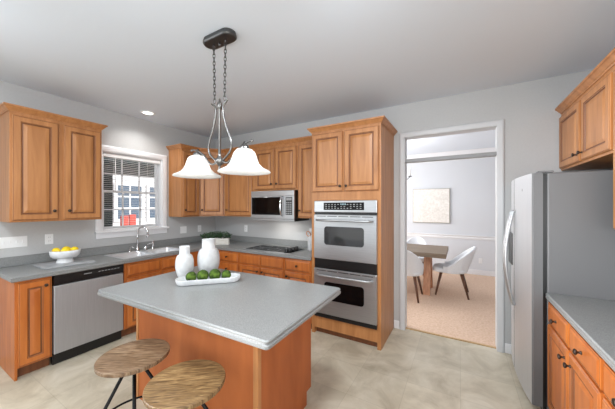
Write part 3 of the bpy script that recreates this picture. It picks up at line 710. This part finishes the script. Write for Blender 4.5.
hb = MB(); hb.lathe([(0.022, 0), (0.022, 0.008), (0.015, 0.014), (0.015, 0.05), (0.010, 0.06), (0, 0.062)], (0.0, 0.11, 0), 16); hb.tube([(0, 0.11, 0.055), (0.03, 0.14, 0.085), (0.055, 0.165, 0.09)], 0.006, 8)
hb.build('handle', 'chrome', fa)
MB().lathe([(0.02, 0), (0.02, 0.008), (0.013, 0.014), (0.012, 0.06), (0.016, 0.09), (0.014, 0.115), (0, 0.12)], (0.0, 0.21, 0), 16).build('side_spray', 'chrome', fa)
sd = thing('soap_dispenser', 'small chrome soap pump left of the tap', 'soap dispenser', (tx, 1.86, CT + 0.0065))
MB().lathe([(0.017, 0), (0.017, 0.006), (0.01, 0.01), (0.009, 0.045), (0, 0.046)], seg=14).build('base', 'chrome', sd)
MB().tube([(0, 0, 0.04), (0, 0, 0.065), (0.03, 0.01, 0.07), (0.06, 0.02, 0.058)], 0.0065, 8).build('pump_spout', 'chrome', sd)

# ------------------------------------------------------------------ hanging lamp and recessed light
pcx, pcy = -1.552, 1.368
pd = thing('hanging_lamp', 'two-shade nickel lamp hanging on chains over the island', 'lamp', (pcx, pcy, 0))
cn = MB(); cn.loft([rrect(-0.15 + o, 0.15 - o, -0.062 + o, 0.062 - o, 0.0615 - o, z, 8) for o, z in ((0.016, 2.757), (0.006, 2.760), (0.0, 2.768), (0.0, 2.780), (0.006, 2.784), (0.006, 2.7985))], smooth=False)
cno = cn.build('canopy', 'dnickel', pd)
MB().lathe([(0.0, -0.03), (0.008, -0.026), (0.009, -0.016), (0.005, -0.012), (0.005, 0)], (0, 0, 2.757), 12).build('finial', 'nickel', cno)
def link(c_, L, wd, r, rot):
    pts = []
    for i in range(16):
        a = 2 * PI * i / 16; x = wd * math.cos(a); z = L * math.sin(a) * (1.0 if abs(math.sin(a)) > .7 else 1.0)
        pts.append((c_[0] + x * math.cos(rot), c_[1] + x * math.sin(rot), c_[2] + z))
    return pts
for sx, xt, xb in ((-1, -0.062, -0.052), (1, 0.062, 0.052)):
    ch = MB(); z = 2.757; zb = 2.315; n = 15
    ch.cyl((xt, 0, 2.757), (xt, 0, 2.738), 0.006, seg=8)
    for i in range(n):
        t = (i + 0.5) / n; ch.tube(link((xt + (xb - xt) * t, 0, 2.742 - (2.742 - zb) * t), 0.0205, 0.0085, 0.0024, (i % 2) * PI / 2 + 0.5), 0.0027, 6, closed=True)
    ch.build('chain', 'dnickel', pd)
MB().lathe([(0, 1.80), (0.008, 1.806), (0.011, 1.818), (0.006, 1.828), (0.012, 1.838), (0.03, 1.856), (0.034, 1.868), (0.03, 1.882), (0.016, 1.9), (0.011, 1.915), (0.010, 1.93), (0.010, 2.25), (0.018, 2.262), (0.022, 2.268), (0.022, 2.278), (0.018, 2.30), (0.007, 2.318), (0.007, 2.33), (0, 2.338)], seg=20).build('stem', 'nickel', pd)
def cr3(P, n=8):
    out = []
    P = [Vector(p) for p in P]; Q = [P[0] * 2 - P[1]] + P + [P[-1] * 2 - P[-2]]
    for i in range(1, len(Q) - 2):
        for k in range(n):
            t = k / n; a, b, c_, d = Q[i - 1], Q[i], Q[i + 1], Q[i + 2]
            out.append(0.5 * ((2 * b) + (c_ - a) * t + (2 * a - 5 * b + 4 * c_ - d) * t * t + (3 * b - a - 3 * c_ + d) * t ** 3))
    return out + [P[-1]]
SHZ = 1.77
for s_ in (-1, 1):
    am = MB(); am.tube(cr3([(s_ * 0.085, 0, 2.315), (s_ * 0.068, 0, 2.30), (s_ * 0.05, 0, 2.285), (s_ * 0.038, 0, 2.26), (s_ * 0.042, 0, 2.21), (s_ * 0.075, 0, 2.11), (s_ * 0.115, 0, 2.02), (s_ * 0.118, 0, 1.955), (s_ * 0.085, 0, 1.91), (s_ * 0.03, 0, 1.873)]), 0.0072, 10)
    am.build('arm', 'nickel', pd)
    lo = MB(); lo.tube(cr3([(s_ * 0.03, 0, 1.868), (s_ * 0.075, 0, 1.852), (s_ * 0.12, 0, 1.872), (s_ * 0.17, 0, 1.925), (s_ * 0.235, 0, 1.965), (s_ * 0.30, 0, 1.985), (s_ * 0.315, 0, 1.983)]), 0.0075, 10)
    lo.sphere((s_ * 0.318, 0, 1.983), 0.011, 2)
    lo.build('scroll_arm', 'nickel', pd)
    x = s_ * 0.25
    MB().lathe([(0.008, 1.985), (0.012, 1.968), (0.03, 1.955), (0.036, 1.935), (0.036, 1.915), (0, 1.915)][::-1], (x, 0, 0), 20).build('socket_cup', 'nickel', pd)
    prof = [(0.034, 1.932), (0.054, 1.928), (0.071, 1.911), (0.081, 1.886), (0.089, 1.858), (0.102, 1.83), (0.124, 1.806), (0.152, 1.790), (0.174, 1.781), (0.180, 1.774), (0.179, 1.769), (0.172, 1.770), (0.150, 1.783), (0.121, 1.80), (0.098, 1.826), (0.085, 1.857), (0.077, 1.885), (0.067, 1.907), (0.052, 1.923), (0.034, 1.927)]
    sh = MB().lathe(prof, (x, 0, 0), 40, cap=False).build('lamp_shade', 'shade', pd)
    MB().sphere((x, 0, 1.87), 0.028, 3, (1, 1, 1.3)).build('bulb', 'bulb', sh)
    lamp('hanging_lamp_light', 'POINT', (pcx + x, pcy, 1.83), (0, 0, 0), 1.6, (0.95, 0.97, 1), shadow_soft_size=0.05)

rcx, rcy = -3.66, 2.0
rl = thing('recessed_light', 'lit recessed ceiling light above the sink', 'light', (rcx, rcy, ZC))
MB().lathe([(0.088, -0.001), (0.088, -0.006), (0.066, -0.009), (0.062, -0.001)], (0, 0, 0), 32, cap=False).build('trim_ring', 'white', rl)
MB().lathe([(0.0, -0.004), (0.062, -0.004), (0.062, -0.002), (0, -0.002)], (0, 0, 0), 32, cap=False).build('lens', 'lens', rl)
lamp('recessed_light_lamp', 'SPOT', (rcx, rcy, ZC - 0.02), (0, 0, 0), 18, (1, 0.98, 0.95), spot_size=math.radians(140), spot_blend=0.8, shadow_soft_size=0.03)

# ------------------------------------------------------------------ wall plates
def plate(label, loc, rotz, n, kind):
    wd = 0.07 + 0.046 * (n - 1); p = thing('wall_plate', label, 'switch plate' if kind == 'switch' else 'outlet', loc, rotz)
    MB().box(-wd / 2, wd / 2, -0.006, -0.0005, -0.057, 0.057, 0.002).build('cover', 'white', p)
    for i in range(n):
        x = (i - (n - 1) / 2) * 0.046
        if kind == 'switch': MB().box(x - 0.005, x + 0.005, -0.016, -0.0062, -0.012, 0.012, 0.002).build('toggle', 'white', p)
        else:
            q = MB()
            for z in (-0.02, 0.02):
                q.box(x - 0.016, x + 0.016, -0.0085, -0.0062, z - 0.014, z + 0.014, 0.002)
                q2 = q
            qo = q.build('receptacle', 'white', p)
            s2 = MB()
            for z in (-0.02, 0.02):
                s2.box(x - 0.008, x - 0.005, -0.0089, -0.0086, z - 0.006, z + 0.006); s2.box(x + 0.005, x + 0.008, -0.0089, -0.0086, z - 0.006, z + 0.006)
            s2.build('slots', 'slot', qo)
    return p
plate('white four-gang switch plate on the wall at the far left', (WX, 0.828, 1.163), PI / 2, 4, 'switch')
plate('white outlet on the wall behind the bowl of lemons', (WX, 1.104, 1.165), PI / 2, 1, 'outlet')
plate('white two-gang switch plate on the wall just right of the window', (WX, 2.765, 1.14), PI / 2, 2, 'switch')
plate('white outlet near the corner, right of the two-gang switch', (WX, 3.08, 1.14), PI / 2, 1, 'outlet')
plate('white outlet on the cooktop wall between the planter and the microwave', (-3.235, BY, 1.147), 0, 1, 'outlet')
plate('white outlet low on the far dining room wall', (0.384, DF, 0.32), 0, 1, 'outlet')

# ------------------------------------------------------------------ things on the worktop
bd = MB(); bd.box(-3.885, -3.495, 0.93, 1.345, CT + 0.0008, CT + 0.016, 0.004)
tag(bd.build('serving_board', 'slate'), 'flat grey marble board under the bowl of lemons', 'board')
bz = CT + 0.0168; bxx, byy = -3.685, 1.145
bo = thing('footed_bowl', 'white footed bowl holding lemons', 'bowl', (bxx, byy, bz))
prof = [(0.10, 0), (0.10, 0.008), (0.092, 0.022), (0.082, 0.042), (0.09, 0.05), (0.13, 0.057), (0.155, 0.072), (0.166, 0.098), (0.169, 0.132), (0.161, 0.134), (0.156, 0.1), (0.14, 0.08), (0.1, 0.068), (0, 0.064)]
MB().lathe([(r_ * 0.75, z_) for r_, z_ in prof], seg=48, flute=lambda i, z: 0.008 * math.cos(8 * 2 * PI * i / 48) * (1 if z > 0.05 else 0)).build('bowl', 'ceramic', bo)
for i, (x, y, z, a, lb) in enumerate(((-0.05, -0.07, 0.122, 0.4, 'yellow lemon at the left of the bowl'), (0.045, -0.01, 0.12, 1.6, 'yellow lemon at the front centre of the bowl'), (0.015, 0.085, 0.122, 2.3, 'yellow lemon at the right of the bowl'), (-0.065, 0.03, 0.125, 0.9, 'yellow lemon at the back of the bowl'))):
    prof = [(0, -0.046), (0.008, -0.043), (0.02, -0.034), (0.031, -0.018), (0.0345, 0), (0.031, 0.018), (0.02, 0.034), (0.01, 0.042), (0.006, 0.047), (0, 0.049)]
    lm = MB(); lm.lathe([(r_ * 0.95, z_ * 0.95) for r_, z_ in prof], (0, 0, 0), 20, mtx=Matrix.Rotation(PI / 2, 4, 'Y'))
    tag(lm.build('lemon', 'lemon', None, (bxx + x * 0.88, byy + y * 0.88, bz + z + 0.006), a), lb, 'lemon', 'lemons in the bowl')

pt = thing('planter_box', 'whitewashed wooden planter box with dark green plants in the worktop corner', 'planter', (-3.445, 2.975, CT + 0.001), math.radians(36))
mb = MB(); a, b, h = 0.2, 0.06, 0.10
for (x0, x1, y0, y1) in ((-a, a, -b, -b + 0.012), (-a, a, b - 0.012, b), (-a, -a + 0.012, -b + 0.012, b - 0.012), (a - 0.012, a, -b + 0.012, b - 0.012)): mb.box(x0, x1, y0, y1, 0, h)
mb.box(-a + 0.012, a - 0.012, -b + 0.012, b - 0.012, 0, 0.012)
mb.build('box', 'whitewash', pt)
MB().box(-a + 0.013, a - 0.013, -b + 0.013, b - 0.013, 0.0125, h - 0.015).build('soil', 'dark', pt)
fo = MB()
for i in range(520):
    u = random.uniform(-1, 1); v = random.uniform(-1, 1); hh_ = 0.115 * (1 - 0.35 * u * u) * random.uniform(0.15, 1)
    p = Vector((u * (a + 0.025), v * (b + 0.03), h - 0.015 + hh_))
    d = Vector((random.gauss(0, 1), random.gauss(0, 1), random.gauss(0.4, 0.6))).normalized(); sd_ = d.cross(Vector((random.gauss(0, 1), random.gauss(0, 1), 1))).normalized()
    L = random.uniform(0.022, 0.036); wd = L * 0.34; nrm = d.cross(sd_) * 0.004
    V = [fo.bm.verts.new(q) for q in (p, p + d * L * 0.5 + sd_ * wd + nrm, p + d * L, p + d * L * 0.5 - sd_ * wd + nrm)]; fo.bm.faces.new(V)
fo.build('foliage', 'leaf', pt)

jr = thing('ceramic_jar', 'white ceramic jar with a wooden ring beside the oven tower', 'jar', (-1.815, 3.24, CT + 0.001))
MB().lathe([(0.05, 0), (0.056, 0.006), (0.056, 0.17), (0.05, 0.2), (0.032, 0.235), (0.028, 0.26), (0.03, 0.31), (0.024, 0.31), (0.022, 0.24), (0, 0.2)], seg=28).build('body', 'ceramic', jr)
MB().tube([(-0.022 + 0.03 * math.cos(2 * PI * i / 24), -0.052 - 0.012 * math.sin(2 * PI * i / 24), 0.235 + 0.036 * math.sin(2 * PI * i / 24)) for i in range(24)], 0.007, 8, closed=True).build('ring', 'pedestal', jr)

# island: vases, tray, moss balls
def vase(label, loc, k, prof):
    v = MB(); v.lathe(prof, (0, 0, 0), 60, flute=lambda i, z: 0.006 * math.cos(30 * 2 * PI * i / 60 ) if z < prof[-1][1] else 0)
    return tag(v.build('vase', 'ceramic', None, loc), label, 'vase', 'vases on the island')
IZ = CT + 0.0008
def vprof(h, R, rn, rb):
    o = [(rb * 0.94, 0), (rb, 0.004)]
    for k in range(1, 13):                                  # belly, widest just below half height
        t = k / 13; o.append((rb + (R - rb) * math.sin(t * PI / 2) ** 0.85, 0.004 + h * 0.42 * t))
    o.append((R, h * 0.43))
    for k in range(1, 11):                                  # rounded shoulder up to the neck
        a = k / 10 * PI / 2 * 0.93; o.append((rn + (R - rn) * math.cos(a) ** 0.9, h * 0.43 + h * 0.315 * math.sin(a)))
    o += [(rn, h * 0.755), (rn, h * 0.985), (rn * 1.03, h), (rn * 0.9, h), (rn * 0.88, h * 0.76), (0, h * 0.72)]
    return o
vase('smaller white ribbed vase standing behind the tray on the island, left of the taller vase', (-2.06, 1.435, IZ), 1, vprof(0.275, 0.074, 0.042, 0.046))
vase('taller white ribbed vase standing behind the tray on the island', (-1.962, 1.605, IZ), 1, vprof(0.325, 0.095, 0.056, 0.06))
ta = math.radians(46); tcx, tcy = -1.775, 1.455
tr = MB(); L_, Wt = 0.25, 0.08
def stad(o, z, n=14):
    P = []; r = Wt - o; c_ = L_ - Wt
    for s_ in (1, -1):
        for i in range(n + 1):
            a = (-PI / 2 + PI * i / n) + (0 if s_ == 1 else PI); P.append((s_ * c_ + r * math.cos(a), r * math.sin(a), z))
    return P
tr.loft([stad(o, z) for o, z in ((0.022, 0), (0.012, 0.004), (0.004, 0.022), (0.0, 0.042), (0.002, 0.045), (0.008, 0.044), (0.012, 0.03), (0.02, 0.014), (0.03, 0.012))])
tag(tr.build('oval_tray', 'ceramic', None, (tcx, tcy, IZ), ta), 'long white oval tray holding moss balls on the island', 'tray')
for i, (t, r, lb) in enumerate(((-0.134, 0.0405, 'green moss ball at the left end of the white tray'), (-0.047, 0.045, 'large green moss ball, second from the left in the tray'), (0.046, 0.0455, 'large green moss ball, third from the left in the tray'), (0.134, 0.0385, 'small green moss ball at the right end of the tray'))):
    off = Vector((i * 3.1, 1.7, 0.4))
    mb = MB(); mb.sphere((0, 0, 0), r, 5, disp=lambda co: 0.02 * noise.noise(co * 3 + off) + 0.06 * noise.noise(co * 11 + off) + 0.04 * noise.noise(co * 25 + off))
    tag(mb.build('moss_ball', 'moss', None, (tcx + math.cos(ta) * t, tcy + math.sin(ta) * t, IZ + 0.014 + r * 0.98)), lb, 'moss ball', 'moss balls in the tray')

# ------------------------------------------------------------------ stools
def stool(label, x, y, m, ra, sh):
    s_ = thing('bar_stool', label, 'stool', (x, y, 0), 0, 'stools at the island')
    st = MB(); st.lathe([(0.0, 0.618), (0.186, 0.618), (0.190, 0.621), (0.191, 0.638), (0.188, 0.642), (0.0, 0.642)], seg=56)
    for f in st.bm.faces: f.smooth = False
    o = st.build('seat', m, s_, None, ra)
    MB().lathe([(0.06, 0.605), (0.06, 0.6175), (0, 0.6175)][::-1] + [(0, 0.605)], seg=20).build('mount_plate', 'blackmetal', s_)
    for i in range(4):
        a = sh + PI / 2 * i
        MB().tube([(0.022 * math.cos(a), 0.022 * math.sin(a), 0.604), (0.325 * math.cos(a), 0.325 * math.sin(a), 0.007)], 0.0095, 10).build('leg', 'blackmetal', s_)
    MB().tube([(0.2 * math.cos(2 * PI * i / 48), 0.2 * math.sin(2 * PI * i / 48), 0.25) for i in range(48)], 0.0065, 8, closed=True).build('foot_ring', 'blackmetal', s_)
    return s_
stool('round wooden stool with brown seat painted with a grey sheen, farther left at the island', -1.703, 0.851, 'seat_sheen', 0.55, math.radians(63))
stool('round wooden stool with golden-brown seat, nearest the camera at the island', -1.213, 0.855, 'seat', 0.65, math.radians(63))

# ------------------------------------------------------------------ dining room
dt = thing('dining_table', 'grey-brown wood dining table on a honey wood pedestal beyond the doorway', 'table', (-1.15, 5.25, 0))
MB().box(-0.95, 0.95, -0.5, 0.5, 0.69, 0.765, 0.006).build('tabletop', 'tabletop', dt)
for sx in (-1, 1):
    for sy in (-1, 1):
        lg = MB()
        lg.loft([[(sx * 0.64 + dx, sy * 0.05 + sy * k + dy, z) for dx, dy in ((-0.055, -0.05), (0.055, -0.05), (0.055, 0.05), (-0.055, 0.05))] for k, z in ((0.20, 0.005), (0.03, 0.689))])
        lg.build('pedestal_leg', 'pedestal', dt)
MB().box(-0.6, 0.6, -0.03, 0.03, 0.32, 0.40).build('stretcher', 'pedestal', dt)
def dchair(label, x, y, rz):
    c = thing('dining_chair', label, 'chair', (x, y, 0), rz, 'dining chairs')      # faces local -y
    mb = MB(); lp = []
    for k, z, in ((0.02, 0.40), (0, 0.415), (0, 0.455), (0.02, 0.475), (0.06, 0.48)): lp.append(rrect(-0.235 + k, 0.235 - k, -0.29 + k, 0.22 - k, 0.13 - k * 0.5, z, 8))
    mb.loft(lp, smooth=True); mb.build('seat', 'fabric', c)
    g = MB(); na, nh = 28, 8; V = []
    for i in range(na + 1):
        t = -1 + 2 * i / na; a = t * math.radians(118)
        top = 0.515 + 0.33 * max(0.0, math.cos(t * PI / 2 * 1.2)) ** 1.25
        row = []
        for j in range(nh + 1):
            z = 0.40 + (top - 0.40) * j / nh; fl = 1 + 0.16 * (z - 0.4) / 0.44
            bk = 0.10 * max(0, math.cos(a)) * ((z - 0.4) / 0.44)
            row.append(g.bm.verts.new((math.sin(a) * 0.262 * fl, math.cos(a) * 0.245 * fl + bk - 0.005, z)))
        V.append(row)
    for A, B in zip(V, V[1:]):
        for j in range(nh): g.bm.faces.new((A[j], B[j], B[j + 1], A[j + 1])).smooth = True
    o = g.build('backrest', 'fabric', c); md_ = o.modifiers.new('thickness', 'SOLIDIFY'); md_.thickness = 0.04; md_.offset = -1
    b2 = o.modifiers.new('soft', 'BEVEL'); b2.width = 0.012; b2.segments = 2
    for sx in (-1, 1):
        for sy, yb in ((-1, -0.235), (1, 0.255)):
            MB().cyl((sx * 0.15, sy * 0.15, 0.402), (sx * 0.225, yb, 0.005), 0.026, 0.014, 10).build('leg', 'walnut', c)
    return c
dchair('white upholstered dining chair at the table end, fully seen in the doorway', -0.14, 5.275, -PI / 2)
dchair('white upholstered dining chair on the near side, cut off by the left door casing', -0.80, 4.73, PI)
dchair('white upholstered dining chair behind the dining table, mostly hidden', -0.85, 6.06, 0)
pc = thing('wall_picture', 'square cream textured canvas on the far dining room wall', 'picture', (-0.62, DF, 1.545))
MB().box(-0.405, 0.405, -0.035, -0.001, -0.41, 0.41, 0.003).build('frame', 'goldframe', pc)
MB().box(-0.392, 0.392, -0.039, -0.0352, -0.397, 0.397, 0.001).build('canvas', 'canvas', pc)
chd = thing('chandelier', 'dining room chandelier peeking past the left door casing', 'chandelier', (-1.15, 5.25, 0))
MB().lathe([(0.02, 2.08), (0.03, 2.1), (0.015, 2.14), (0.012, 2.5), (0.012, 2.77), (0.06, 2.78), (0.06, 2.799), (0, 2.799)], seg=16).build('stem', 'dnickel', chd)
for i in range(6):
    a = 2 * PI * i / 6 + 0.0; ca, sa = math.cos(a), math.sin(a)
    q = MB(); q.tube(cr3([(0.02 * ca, 0.02 * sa, 2.1), (0.12 * ca, 0.12 * sa, 2.04), (0.25 * ca, 0.25 * sa, 2.03), (0.33 * ca, 0.33 * sa, 2.09)]), 0.007, 8); qo = q.build('arm', 'dnickel', chd)
    MB().lathe([(0, 2.085), (0.032, 2.09), (0.034, 2.1), (0, 2.1)], (0.33 * ca, 0.33 * sa, 0), 14).build('cup', 'dnickel', qo)
    MB().lathe([(0.012, 2.1), (0.012, 2.2), (0.016, 2.215), (0.014, 2.235), (0, 2.26)], (0.33 * ca, 0.33 * sa, 0), 12).build('candle_bulb', 'white', qo)
lamp('chandelier_light', 'POINT', (-1.15, 5.25, 2.35), (0, 0, 0), 22, (0.98, 0.98, 1), shadow_soft_size=0.3)
